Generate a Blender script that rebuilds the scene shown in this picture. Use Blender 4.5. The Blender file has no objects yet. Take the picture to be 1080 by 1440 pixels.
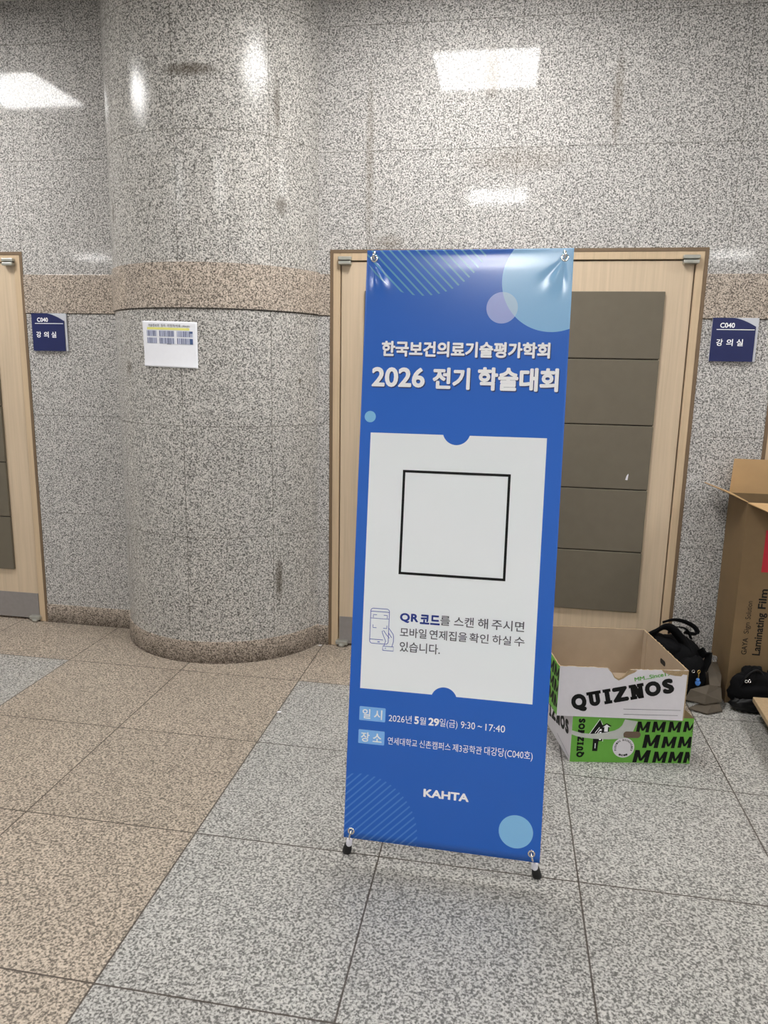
import bpy, bmesh, math, random
from mathutils import Vector, Matrix, noise
random.seed(4)
S = bpy.context.scene
COL = S.collection
PI = math.pi

# ------------------------------------------------------------------ camera
cam_d = bpy.data.cameras.new('camera'); cam = bpy.data.objects.new('camera', cam_d); COL.objects.link(cam)
YAW, PITCH, ROLL = 0.1626, -0.1951, 0.0197
cam.matrix_world = (Matrix.Translation((0, -3.7543, 1.5221)) @ Matrix.Rotation(YAW, 4, 'Z')
                    @ Matrix.Rotation(PI / 2 + PITCH, 4, 'X') @ Matrix.Rotation(ROLL, 4, 'Z'))
cam_d.sensor_fit = 'VERTICAL'; cam_d.sensor_height = 24.0
cam_d.lens = 1025.02 / 1440 * 24.0
cam_d.clip_start = 0.05; cam_d.clip_end = 100
S.camera = cam

# ------------------------------------------------------------------ light and exposure
PANEL_POWER = 46.0          # radiance of the ceiling panels
WORLD_POWER = 0.44          # even ambient fill added through the open sides, not a real source
S.view_settings.view_transform = 'Standard'; S.view_settings.look = 'None'
S.view_settings.gamma = 1.0; S.view_settings.exposure = 0.05
S.view_settings.use_curve_mapping = False
w = bpy.data.worlds.new('ambient_fill'); S.world = w; w.use_nodes = True
w.node_tree.nodes['Background'].inputs[0].default_value = (1.0, 1.0, 1.0, 1)
w.node_tree.nodes['Background'].inputs[1].default_value = WORLD_POWER
CEIL = 3.30
# centres (x, y) of the square ceiling panels
PANELS = [(-0.22, -1.10), (-3.33, -1.10), (2.89, -1.10), (-0.20, -4.40), (-3.33, -4.40), (2.95, -4.40), (-7.15, -8.4), (3.2, -8.4)]  # left panel of the middle row is added to brighten the banner

# ------------------------------------------------------------------ helpers
def lin(c):
    return tuple(((v / 255) / 12.92 if v / 255 <= 0.04045 else ((v / 255 + 0.055) / 1.055) ** 2.4) for v in c) + (1.0,)

def setp(o, label=None, cat=None, group=None, kind=None):
    if label: o['label'] = label
    if cat: o['category'] = cat
    if group: o['group'] = group
    if kind: o['kind'] = kind
    return o

def root_loc(o):
    while o.parent is not None: o = o.parent
    return Vector(o.location)

def thing(name, label, cat, loc, group=None, kind=None):
    o = bpy.data.objects.new(name, None); COL.objects.link(o)
    o.empty_display_size = 0.05; o.location = loc
    return setp(o, label, cat, group, kind)

class MB:
    """collects vertices (world coordinates), faces and material indices of one mesh"""
    def __init__(s): s.v = []; s.f = []; s.m = []; s.uv = None
    def add(s, verts, faces, mi=0):
        b = len(s.v); s.v += [tuple(v) for v in verts]
        for f in faces: s.f.append(tuple(b + i for i in f)); s.m.append(mi)
    def box(s, lo, hi, mi=0):
        (x0, y0, z0), (x1, y1, z1) = lo, hi
        s.add([(x0, y0, z0), (x1, y0, z0), (x1, y1, z0), (x0, y1, z0), (x0, y0, z1), (x1, y0, z1), (x1, y1, z1), (x0, y1, z1)],
              [(3, 2, 1, 0), (4, 5, 6, 7), (0, 1, 5, 4), (1, 2, 6, 5), (2, 3, 7, 6), (3, 0, 4, 7)], mi)
    def tube(s, pts, r, n=10, mi=0, caps=True):
        pts = [Vector(p) for p in pts]; rs = r if isinstance(r, (list, tuple)) else [r] * len(pts)
        b = len(s.v); prev = None
        for i, p in enumerate(pts):
            t = (pts[min(i + 1, len(pts) - 1)] - pts[max(i - 1, 0)]).normalized()
            a = Vector((0, 0, 1)) if abs(t.z) < 0.9 else Vector((1, 0, 0))
            if prev is not None: a = prev
            u = (a - t * a.dot(t)).normalized(); vv = t.cross(u); prev = u
            for k in range(n):
                q = 2 * PI * k / n
                s.v.append(tuple(p + (u * math.cos(q) + vv * math.sin(q)) * rs[i]))
        for i in range(len(pts) - 1):
            for k in range(n):
                s.f.append((b + i * n + k, b + i * n + (k + 1) % n, b + (i + 1) * n + (k + 1) % n, b + (i + 1) * n + k)); s.m.append(mi)
        if caps:
            s.f.append(tuple(b + k for k in reversed(range(n)))); s.m.append(mi)
            s.f.append(tuple(b + (len(pts) - 1) * n + k for k in range(n))); s.m.append(mi)
    def torus(s, c, ax, R, r, n=24, k=8, mi=0):
        ax = Vector(ax).normalized(); a = Vector((0, 0, 1)) if abs(ax.z) < .9 else Vector((1, 0, 0))
        u = (a - ax * a.dot(ax)).normalized(); v = ax.cross(u); b = len(s.v); c = Vector(c)
        for i in range(n):
            q = 2 * PI * i / n; d = u * math.cos(q) + v * math.sin(q)
            for j in range(k):
                p = 2 * PI * j / k
                s.v.append(tuple(c + d * (R + r * math.cos(p)) + ax * r * math.sin(p)))
        for i in range(n):
            for j in range(k):
                s.f.append((b + i * k + j, b + ((i + 1) % n) * k + j, b + ((i + 1) % n) * k + (j + 1) % k, b + i * k + (j + 1) % k)); s.m.append(mi)
    def build(s, name, mats, parent=None, smooth=False, bevel=0.0, seg=2, fix=True):
        off = root_loc(parent) if parent is not None else Vector((0, 0, 0))
        me = bpy.data.meshes.new(name)
        me.from_pydata([tuple(Vector(v) - off) for v in s.v], [], s.f)
        for m in (mats if isinstance(mats, (list, tuple)) else [mats]): me.materials.append(m)
        me.polygons.foreach_set('material_index', s.m)
        if s.uv is not None:
            ul = me.uv_layers.new(name='UVMap')
            for l in me.loops: ul.data[l.index].uv = s.uv[l.vertex_index]
        if fix:
            bm = bmesh.new(); bm.from_mesh(me); bmesh.ops.recalc_face_normals(bm, faces=bm.faces); bm.to_mesh(me); bm.free()
        if smooth: me.polygons.foreach_set('use_smooth', [True] * len(me.polygons))
        o = bpy.data.objects.new(name, me); COL.objects.link(o)
        if parent is not None: o.parent = parent
        if bevel:
            md = o.modifiers.new('bevel', 'BEVEL'); md.width = bevel; md.segments = seg; md.limit_method = 'ANGLE'; md.angle_limit = 0.6
        return o

# ------------------------------------------------------------------ node helpers
class NT:
    def __init__(s, name):
        s.mat = bpy.data.materials.new(name); s.mat.use_nodes = True
        s.t = s.mat.node_tree; s.n = s.t.nodes; s.L = s.t.links
        s.bsdf = s.n['Principled BSDF']
    def link(s, a, sock):
        if hasattr(a, 'is_linked'): s.L.new(a, sock)
        else: sock.default_value = a
    def math(s, op, a, b=None, c=None, clamp=False):
        n = s.n.new('ShaderNodeMath'); n.operation = op; n.use_clamp = clamp
        for i, q in enumerate((a, b, c)):
            if q is not None: s.link(q, n.inputs[i])
        return n.outputs[0]
    def mix(s, f, a, b, mode='MIX'):
        n = s.n.new('ShaderNodeMix'); n.data_type = 'RGBA'; n.blend_type = mode
        s.link(f, n.inputs[0]); s.link(a, n.inputs[6]); s.link(b, n.inputs[7])
        return n.outputs[2]
    def coords(s, which='Object'):
        n = s.n.new('ShaderNodeTexCoord'); x = s.n.new('ShaderNodeSeparateXYZ'); s.L.new(n.outputs[which], x.inputs[0])
        return n.outputs[which], x.outputs[0], x.outputs[1], x.outputs[2]
    def noise(s, vec, scale, detail=2, rough=0.5, dist=0.0):
        n = s.n.new('ShaderNodeTexNoise'); s.L.new(vec, n.inputs['Vector'])
        n.inputs['Scale'].default_value = scale; n.inputs['Detail'].default_value = detail
        n.inputs['Roughness'].default_value = rough; n.inputs['Distortion'].default_value = dist
        return n.outputs[0]
    def voro(s, vec, scale):
        n = s.n.new('ShaderNodeTexVoronoi'); s.L.new(vec, n.inputs['Vector']); n.inputs['Scale'].default_value = scale
        x = s.n.new('ShaderNodeSeparateColor'); s.L.new(n.outputs['Color'], x.inputs[0])
        return x.outputs[0], x.outputs[1]
    def ramp(s, f, stops, interp='LINEAR'):
        n = s.n.new('ShaderNodeValToRGB'); s.link(f, n.inputs[0]); r = n.color_ramp; r.interpolation = interp
        while len(r.elements) < len(stops): r.elements.new(0.5)
        for e, (p, c) in zip(r.elements, stops): e.position = p; e.color = c if len(c) == 4 else tuple(c) + (1,)
        return n.outputs[0]
    def line(s, v, pos, hw):                       # 1 inside |v-pos|<hw
        return s.math('LESS_THAN', s.math('ABSOLUTE', s.math('SUBTRACT', v, pos)), hw)
    def maxall(s, xs):
        r = xs[0]
        for q in xs[1:]: r = s.math('MAXIMUM', r, q)
        return r
    def vec(s, x, y, z=0.0):
        n = s.n.new('ShaderNodeCombineXYZ')
        for i, q in enumerate((x, y, z)): s.link(q, n.inputs[i])
        return n.outputs[0]
    def bump(s, h, strength, dist=0.001):
        n = s.n.new('ShaderNodeBump'); n.inputs['Strength'].default_value = strength; n.inputs['Distance'].default_value = dist
        s.link(h, n.inputs['Height']); s.L.new(n.outputs[0], s.bsdf.inputs['Normal'])
    def out(s, color=None, rough=None, metal=0.0, spec=None, coat=None):
        if color is not None: s.link(color, s.bsdf.inputs['Base Color'])
        if rough is not None: s.link(rough, s.bsdf.inputs['Roughness'])
        s.bsdf.inputs['Metallic'].default_value = metal
        if spec is not None: s.bsdf.inputs['Specular IOR Level'].default_value = spec
        return s.mat

def plain(name, rgb, rough=0.6, metal=0.0, spec=None, var=0.06, scale=40.0, bump=0.0):
    t = NT(name); v, *_ = t.coords()
    c = lin(rgb); n = t.noise(v, scale, 3, 0.6)
    lo = tuple(q * (1 - var) for q in c[:3]); hi = tuple(min(1, q * (1 + var)) for q in c[:3])
    if bump: t.bump(n, bump)
    return t.out(t.ramp(n, [(0.3, lo), (0.7, hi)]), rough, metal, spec)

def granite_color(t, v, tint, dark=1.0, fine=1.0):
    """speckled stone: pale feldspar, grey quartz and dark mica grains"""
    n1 = t.noise(v, 150 * fine, 2.0, 0.55, 0.2)
    r1, r2 = t.voro(v, 200 * fine)
    val = t.math('ADD', t.math('MULTIPLY', n1, 0.78), t.math('MULTIPLY', r1, 0.22))
    k = lambda g: tuple(q * g for q in tint)
    c = t.ramp(val, [(0.35, k(0.115 * dark)), (0.43, k(0.215)), (0.50, k(0.42)), (0.58, k(0.60)), (0.72, k(0.71))])
    big = t.noise(v, 1.7, 3, 0.6)
    g = t.math('ADD', 0.88, t.math('MULTIPLY', big, 0.24))
    return t.mix(1.0, c, t.vec(g, g, g), 'MULTIPLY')

def stain(t, a, b, a0, b0, ra, rb, v, amount, scale=60):
    da = t.math('DIVIDE', t.math('SUBTRACT', a, a0), ra); db = t.math('DIVIDE', t.math('SUBTRACT', b, b0), rb)
    d = t.math('ADD', t.math('MULTIPLY', da, da), t.math('MULTIPLY', db, db))
    m = t.math('SUBTRACT', 1.0, d, clamp=True)
    return t.math('MULTIPLY', t.math('MULTIPLY', m, t.noise(v, scale, 3, 0.7)), amount)

JOINT = lin((92, 88, 80))
GREY = (0.985, 0.95, 0.91); BEIGE = (0.80, 0.675, 0.545)

def wall_granite():
    t = NT('granite_wall'); v, x, y, z = t.coords()
    c = granite_color(t, v, GREY)
    ls = [t.line(z, q, 0.0017) for q in (0.668, 1.2257, 2.555, 3.11)]
    up = t.math('GREATER_THAN', z, 2.1)
    ls += [t.math('MULTIPLY', t.line(x, q, 0.0015), up) for q in (-2.63, -0.0125, 0.98)]
    c = t.mix(t.math('MULTIPLY', t.maxall(ls), 0.6), c, JOINT)
    st = [stain(t, x, z, -0.145, 2.88, 0.05, 0.13, v, 1.0), stain(t, x, z, 0.43, 2.75, 0.03, 0.22, v, .8),
          stain(t, x, z, -0.72, 2.5, 0.025, 0.5, v, .7), stain(t, x, z, -0.62, 2.13, 0.09, 0.05, v, .8), stain(t, x, z, 0.0, 2.5, 0.3, 0.07, v, .5)]
    c = t.mix(t.math('MINIMUM', t.maxall(st), 0.8), c, lin((105, 92, 74)))
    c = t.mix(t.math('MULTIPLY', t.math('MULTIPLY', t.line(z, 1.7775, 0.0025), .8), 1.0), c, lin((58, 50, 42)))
    return t.out(c, 0.065, spec=0.15)

def pillar_granite():
    t = NT('granite_pillar'); v, x, y, z = t.coords()
    c = granite_color(t, v, (0.97, 0.93, 0.87))
    ang = t.math('ARCTAN2', y, x)
    ls = [t.line(z, q, 0.0017) for q in (0.668, 1.2257, 2.565, 3.11)]
    ls += [t.math('MULTIPLY', t.line(ang, math.radians(q), 0.0028), t.math('LESS_THAN', z, 3.2)) for q in (-134.5, -91.6, -49.0)]
    c = t.mix(t.math('MULTIPLY', t.maxall(ls), 0.7), c, JOINT)
    R = math.radians
    st = [stain(t, ang, z, R(-84), 2.81, R(15), 0.035, v, 1.5, 90), stain(t, ang, z, R(-43), 2.27, R(4), 0.06, v, 1.4),
          stain(t, ang, z, R(-45), 2.7, R(2), 0.15, v, 1.1), stain(t, ang, z, R(-46), 0.43, R(2.6), 0.14, v, 1.5),
          stain(t, ang, z, R(-33), 1.45, R(1.0), 0.018, v, 2.0), stain(t, ang, z, R(-126), 1.5, R(3), 0.05, v, 1.1),
          stain(t, ang, z, R(-140), 0.5, R(1.5), 0.16, v, 1.2), stain(t, ang, z, R(-138), 2.25, R(2), 0.07, v, 1.2)]
    c = t.mix(t.math('MINIMUM', t.maxall(st), 0.8), c, lin((78, 70, 58)))
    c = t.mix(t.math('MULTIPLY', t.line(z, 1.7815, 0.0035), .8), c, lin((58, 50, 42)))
    return t.out(c, t.math('ADD', 0.13, t.math('MULTIPLY', t.noise(v, 6, 3), 0.10)), spec=0.2)

def band_granite(name, dirty=False):
    t = NT(name); v, x, y, z = t.coords()
    c = granite_color(t, v, (0.90, 0.765, 0.64))
    if dirty:
        d = t.math('MULTIPLY', t.math('SUBTRACT', 1.0, t.math('MULTIPLY', z, 9.0), clamp=True), t.noise(v, 22, 4, 0.7))
        c = t.mix(t.math('MULTIPLY', d, 1.3, clamp=True), c, lin((52, 42, 32)))
    return t.out(c, 0.13 if not dirty else 0.25, spec=0.2)

TX0, TY0, TS, TD = -1.5608, -0.4999, 0.6164, 0.611
def floor_granite():
    t = NT('granite_floor'); v, x, y, z = t.coords()
    g = granite_color(t, v, (0.80, 0.78, 0.735), 1.15, fine=0.9)
    b = granite_color(t, v, BEIGE, 1.15, fine=0.9)
    u = t.math('DIVIDE', t.math('SUBTRACT', x, TX0), TS); wv = t.math('DIVIDE', t.math('SUBTRACT', y, TY0), TD)
    strip = t.math('MULTIPLY', t.math('GREATER_THAN', u, -1.0), t.math('LESS_THAN', u, 1.0))
    edge = t.math('MULTIPLY', t.math('GREATER_THAN', wv, 0.0), t.math('LESS_THAN', u, 4.0))
    c = t.mix(t.math('MAXIMUM', strip, edge), g, b)
    # each slab has a slightly different tone
    wn = t.n.new('ShaderNodeTexWhiteNoise'); wn.noise_dimensions = '2D'
    t.L.new(t.vec(t.math('FLOOR', u), t.math('FLOOR', wv)), wn.inputs[0])
    k = t.math('ADD', 0.95, t.math('MULTIPLY', wn.outputs[0], 0.10))
    c = t.mix(1.0, c, t.vec(k, k, k), 'MULTIPLY')
    fr = lambda q: t.math('SUBTRACT', 0.5, t.math('ABSOLUTE', t.math('SUBTRACT', t.math('FRACT', q), 0.5)))
    ln = t.math('MAXIMUM', t.math('LESS_THAN', fr(u), 0.0042), t.math('LESS_THAN', fr(wv), 0.0042))
    c = t.mix(t.math('MULTIPLY', ln, 0.9), c, lin((58, 50, 42)))
    rg = t.math('ADD', 0.30, t.math('MULTIPLY', t.noise(v, 5, 3), 0.15))
    return t.out(c, rg, spec=0.4)

def wood_mat(name, rgb, rough=0.42):
    t = NT(name); v, x, y, z = t.coords()
    s = t.vec(t.math('MULTIPLY', x, 70.0), t.math('MULTIPLY', y, 70.0), t.math('MULTIPLY', z, 2.2))
    n = t.noise(s, 1.0, 4, 0.6, 0.3); c = lin(rgb)
    col = t.ramp(n, [(0.25, tuple(q * 0.86 for q in c[:3])), (0.55, c[:3]), (0.8, tuple(q * 1.08 for q in c[:3]))])
    big = t.noise(v, 2.0, 2); g = t.math('ADD', 0.93, t.math('MULTIPLY', big, 0.14))
    return t.out(t.mix(1.0, col, t.vec(g, g, g), 'MULTIPLY'), rough, spec=0.4)

M = {}
M['wall'] = wall_granite(); M['pillar'] = pillar_granite(); M['band'] = band_granite('granite_beige_band')
M['base'] = band_granite('granite_baseboard', True); M['floor'] = floor_granite()
M['maple'] = wood_mat('maple_veneer', (199, 179, 153)); M['maple_frame'] = wood_mat('maple_frame', (196, 173, 143))
M['casing'] = plain('brown_casing', (112, 92, 70), 0.5); M['gap'] = plain('dark_gap', (22, 17, 13), 0.9)
M['panel'] = plain('olive_grey_panel', (104, 97, 84), 0.5, spec=0.25, var=0.04, scale=15)
M['kick'] = plain('brushed_kick_plate', (138, 133, 131), 0.45, 0.1, var=0.05)
M['steel'] = plain('grey_cast_metal', (178, 178, 170), 0.38, 0.65)
M['chrome'] = plain('chrome', (225, 225, 225), 0.12, 1.0, var=0.01)
M['white_plastic'] = plain('white_plastic', (232, 230, 238), 0.35, var=0.02)
M['rubber'] = plain('black_rubber', (14, 14, 16), 0.6, var=0.1)
M['navy'] = plain('navy_sign', (26, 34, 84), 0.3, var=0.04); M['sign_silver'] = plain('silver_sign_back', (200, 202, 208), 0.35, 0.2, var=0.03)
M['white_print'] = plain('white_print', (252, 252, 254), 0.45, var=0.01)
M['paper'] = plain('white_paper', (236, 237, 243), 0.7, var=0.015)
M['ceiling'] = plain('ceiling_board', (205, 203, 198), 0.9, var=0.03)
M['ink_black'] = plain('black_ink', (14, 14, 14), 0.55, spec=0.25, var=0.02)
M['ink_grey'] = plain('grey_ink', (84, 84, 92), 0.5, var=0.02)
M['ink_navy'] = plain('navy_ink', (24, 52, 140), 0.5, var=0.02)
M['ink_line'] = plain('blue_line_ink', (76, 96, 180), 0.5, var=0.02)
M['ink_shadow'] = plain('title_shadow_ink', (22, 46, 104), 0.5, var=0.02)
M['tag_blue'] = plain('tag_blue_ink', (130, 186, 246), 0.4, var=0.02)
M['yellow'] = plain('yellow_highlighter', (232, 230, 130), 0.7, var=0.03)
M['lavender'] = plain('seat_table_lavender', (190, 195, 216), 0.7, var=0.03); M['slate'] = plain('seat_table_slate', (98, 104, 134), 0.7, var=0.05)
M['slate_dark'] = plain('seat_table_dark', (62, 84, 128), 0.7, var=0.05)
M['kraft'] = plain('kraft_board', (168, 150, 128), 0.8, var=0.05, scale=12); M['kraft_torn'] = plain('torn_corrugated_board', (170, 146, 112), 0.95, var=0.2, scale=220, bump=0.6)
M['kraft_dark'] = plain('brown_kraft_board', (116, 94, 64), 0.7, var=0.06, scale=10)
M['box_white'] = plain('white_printed_board', (224, 220, 224), 0.55, var=0.02); M['box_green'] = plain('green_printed_board', (104, 172, 62), 0.5, var=0.03)
M['green_ink'] = plain('green_ink', (96, 168, 70), 0.5); M['red'] = plain('red_print', (176, 26, 44), 0.55)
M['tape'] = plain('torn_white_paper', (196, 198, 192), 0.6, var=0.05)
M['black_fabric'] = plain('black_fabric', (11, 11, 13), 0.8, spec=0.12, var=0.3, scale=150, bump=0.4)
M['black_leather'] = plain('black_glossy_fabric', (10, 10, 12), 0.42, spec=0.3, var=0.2, scale=60, bump=0.3)
M['olive'] = plain('olive_stiff_fabric', (76, 67, 55), 0.75, var=0.08, scale=30)
M['blue_charm'] = plain('blue_charm', (70, 122, 195), 0.3); M['gold'] = plain('brass', (190, 160, 90), 0.3, 1.0)
M['pine'] = wood_mat('pine_board', (172, 148, 116), 0.6)

# ------------------------------------------------------------------ setting
m = MB(); m.add([(-11, 0.6, 0), (7, 0.6, 0), (7, -12, 0), (-11, -12, 0), (-11, 0.6, -.1), (7, 0.6, -.1), (7, -12, -.1), (-11, -12, -.1)],
                [(0, 1, 2, 3), (4, 5, 6, 7), (0, 1, 5, 4), (1, 2, 6, 5), (2, 3, 7, 6), (3, 0, 4, 7)])
setp(m.build('floor', M['floor']), 'granite slab floor, beige strip between light grey slabs', 'floor', kind='structure')
m = MB(); m.box((-11, -12, CEIL + .012), (7, 0.6, CEIL + .1))
setp(m.build('ceiling', M['ceiling']), 'pale flat ceiling over the granite wall', 'ceiling', kind='structure')

D1 = (-4.45, -2.6285); D2 = (-0.9156, 0.8904); D3 = (1.222, 3.03); DZ = 2.10
m = MB()
xs = [(-11, D1[0]), (D1[1], D2[0]), (D2[1], D3[0]), (D3[1], 7)]
for a, b in xs: m.box((a, 0, 0), (b, .25, DZ))
m.box((-11, 0, DZ), (7, .25, CEIL + .012))
setp(m.build('wall_back', M['wall']), 'speckled grey polished granite wall with the doors', 'wall', kind='structure')
PCX, PCY, PR = -1.535, 0.195, 0.59
pxl = PCX - math.sqrt(PR * PR - PCY * PCY); pxr = PCX + math.sqrt(PR * PR - PCY * PCY)
for i, (a, b) in enumerate([(D1[1], pxl), (pxr, D2[0]), (D2[1], D3[0])]):
    m = MB(); m.box((a, -.006, 1.7797), (b, .02, 1.982))
    setp(m.build('trim_%d' % (i + 1), M['band'], bevel=.002), ['beige granite band left of the round pillar', 'short beige granite band between pillar and middle door',
         'beige granite band right of the middle door'][i], 'wall band', kind='structure')
    m = MB(); m.box((a, -.008, 0), (b, .02, .112))
    setp(m.build('baseboard_' + ['left', 'middle', 'right'][i], M['base'], bevel=.002), ['beige granite skirting left of the round pillar', 'short beige granite skirting between pillar and middle door',
         'beige granite skirting right of the middle door'][i], 'skirting', kind='structure')

pil = thing('pillar', 'round grey granite pillar bulging from the wall', 'pillar', (PCX, PCY, 0), kind='structure')
def ring(R, z0, z1, n=160, closed=True):
    m = MB(); v = []
    for z in (z0, z1):
        v += [(PCX + R * math.cos(2 * PI * i / n), PCY + R * math.sin(2 * PI * i / n), z) for i in range(n)]
    f = [(i, (i + 1) % n, n + (i + 1) % n, n + i) for i in range(n)]
    m.add(v, f); m.add(v[:n], [tuple(reversed(range(n)))]); m.add(v[n:], [tuple(range(n))])
    return m
for nm, R, a, b, mt in (('shaft', PR, 0, CEIL + .012, 'pillar'), ('band', PR + .008, 1.785, 1.99, 'band'), ('plinth', PR + .006, 0, .118, 'base')):
    o = ring(R, a, b).build(nm, M[mt], pil)
    for p in o.data.polygons: p.use_smooth = len(p.vertices) == 4

# ------------------------------------------------------------------ doors
def hinge(parent, x0, x1, zmid, top=True):
    m = MB()
    if top:
        m.box((x0, -.024, zmid + .002), (x1, .02, zmid + .020)); m.box((x0 + .002, -.026, zmid - .019), (x1 - .002, .02, zmid - .002))
    else:
        m.box((x0, -.022, .012), (x1, .02, .034)); m.tube([((x0 + x1) / 2, -.014, .002), ((x0 + x1) / 2, -.014, .018)], .018, 16)
    m.build('pivot_hinge', M['steel'], parent, bevel=.004)

def door(n, x0, x1, label, leaves, panels, hinges, mark=False):
    d = thing('door_%d' % n, label, 'door', (x0, 0, 0), kind='structure')
    m = MB(); t = .016
    m.box((x0, -.003, 0), (x0 + t, .1, DZ)); m.box((x1 - t, -.003, 0), (x1, .1, DZ)); m.box((x0 + t, -.003, DZ - t), (x1 - t, .1, DZ))
    m.build('casing', M['casing'], d)
    m = MB(); f = .036
    m.box((x0 + t, -.001, 0), (x0 + t + f, .1, DZ - t)); m.box((x1 - t - f, -.001, 0), (x1 - t, .1, DZ - t)); m.box((x0 + t + f, -.001, DZ - t - f), (x1 - t - f, .1, DZ - t))
    m.build('door_frame', M['maple_frame'], d, bevel=.002)
    m = MB(); m.box((x0 + t, .07, 0), (x1 - t, .12, DZ - t)); m.build('rebate', M['gap'], d)
    for (a, b), (pa, pb) in zip(leaves, panels):
        m = MB(); m.box((a, .008, .012), (b, .05, 2.043)); lf = m.build('door_leaf', M['maple'], d, bevel=.0015)
        m = MB()
        zs = [1.904, 1.586, 1.268, .948, .628, .309]
        for k in range(5): m.box((pa, -.008, zs[k + 1] + .0022), (pb, .01, zs[k] - .0022))
        m.build('door_panel', M['panel'], lf, bevel=.003)
        m = MB(); m.box((pa + .004, .000, .312), (pb - .004, .009, 1.900)); m.build('groove_backing', M['gap'], lf)
        m = MB(); m.box((a + .003, .0055, .014), (b - .003, .0085, .168)); m.build('kick_plate', M['kick'], lf)
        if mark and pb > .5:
            m = MB(); c = Vector((.606, -.0085, 1.013))  # white chip that stands in for a reflected highlight on the panel
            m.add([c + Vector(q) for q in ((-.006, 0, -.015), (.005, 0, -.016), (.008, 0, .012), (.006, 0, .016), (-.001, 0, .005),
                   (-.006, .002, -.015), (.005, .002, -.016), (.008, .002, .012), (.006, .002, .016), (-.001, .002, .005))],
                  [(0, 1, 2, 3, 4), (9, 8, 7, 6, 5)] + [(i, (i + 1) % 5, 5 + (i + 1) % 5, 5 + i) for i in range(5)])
            o = m.build('painted_glint', M['white_plastic'], lf); o['label'] = 'small white chip standing in for a glint on the grey panel'
    for hx in hinges:
        hinge(d, hx[0], hx[1], 2.0455); hinge(d, hx[0], hx[1], 0, False)
    return d
door(1, D1[0], D1[1], 'pale wooden door with grey kick plate left of pillar', [(-4.393, -3.543), (-3.538, -2.686)], [(-4.26, -3.66), (-3.42, -2.825)], [(-2.74, -2.672)])
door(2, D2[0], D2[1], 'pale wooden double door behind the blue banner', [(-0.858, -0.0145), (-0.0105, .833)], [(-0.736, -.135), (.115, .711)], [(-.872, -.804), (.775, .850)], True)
door(3, D3[0], D3[1], 'pale wooden door at the right edge behind the tall carton', [(1.279, 2.124), (2.128, 2.973)], [(1.41, 2.0), (2.25, 2.85)], [(1.265, 1.333)])

# ------------------------------------------------------------------ ceiling lights
def ceiling_light(x, y, label):
    t = thing('ceiling_light', label, 'ceiling light', (x, y, CEIL), 'square ceiling light panels')
    m = MB(); a, b = .33, .30
    for q in ((-a, -a, a, -b), (-a, b, a, a), (-a, -b, -b, b), (b, -b, a, b)): m.box((x + q[0], y + q[1], CEIL - .012), (x + q[2], y + q[3], CEIL + .012))
    m.build('frame', M['white_plastic'], t)
    m = MB(); m.box((x - b, y - b, CEIL - .006), (x + b, y + b, CEIL + .010)); m.build('diffuser', M['lamp'], t)
tl = NT('lit_diffuser'); tl.bsdf.inputs['Emission Color'].default_value = (1, .985, .965, 1); tl.bsdf.inputs['Emission Strength'].default_value = PANEL_POWER
tl.bsdf.inputs['Base Color'].default_value = (.9, .9, .9, 1); M['lamp'] = tl.mat
for i, (x, y) in enumerate(PANELS):
    ceiling_light(x, y, 'lit square white ceiling light panel outside the view')

# ------------------------------------------------------------------ flat lettering helpers
def text_mesh(body, weight=0.0, spacing=1.0):
    c = bpy.data.curves.new('t', 'FONT'); c.body = body; c.space_character = spacing; c.resolution_u = 4
    o = bpy.data.objects.new('t', c); COL.objects.link(o)
    dg = bpy.context.evaluated_depsgraph_get(); me = bpy.data.meshes.new_from_object(o.evaluated_get(dg))
    v = [(q.co.x, q.co.y) for q in me.vertices]; f = [tuple(p.vertices) for p in me.polygons]
    bpy.data.objects.remove(o); bpy.data.curves.remove(c); bpy.data.meshes.remove(me)
    if weight > 0:                                  # thicker strokes: the glyph spread in twelve directions
        n = len(v); V, Fc = list(v), list(f)
        for k in range(10):
            a = 2 * PI * k / 10; b = len(V)
            V += [(x + weight * math.cos(a), y + weight * math.sin(a)) for x, y in v]; Fc += [tuple(b + i for i in q) for q in f]
        v, f = V, Fc
    return v, f
def text_box(mb, body, x0, x1, y0, y1, fn, weight=0.0, spacing=1.0, mi=0, shear=0.0, rot=None, refit=None):
    """fit the glyphs of body into the box (y0 bottom, y1 top, either axis may be flipped) and map them by fn"""
    v, f = text_mesh(body, weight, spacing)
    a0, a1 = min(q[0] for q in v), max(q[0] for q in v); b0, b1 = min(q[1] for q in v), max(q[1] for q in v)
    P = []; n = len(v) // 11 if weight > 0 else len(v)
    e = abs(x1 - x0) * .01
    q0 = Vector(fn(x0, y0)); nn = (Vector(fn(x0 + e, y0)) - q0).cross(Vector(fn(x0, y0 + e)) - q0).normalized()
    if nn.dot(Vector((0, -3.75, 1.5)) - q0) < 0: nn = -nn
    for i, (a, b) in enumerate(v):
        s, t = (a - a0) / (a1 - a0), (b - b0) / (b1 - b0)
        xx, yy = x0 + s * (x1 - x0), y0 + t * (y1 - y0)
        xx += shear * (yy - y0)
        P.append(Vector(fn(*(rot(xx, yy) if rot else (xx, yy)))) + nn * (2.5e-5 * (i // n)))
    mb.add(P, f, mi)
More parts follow.
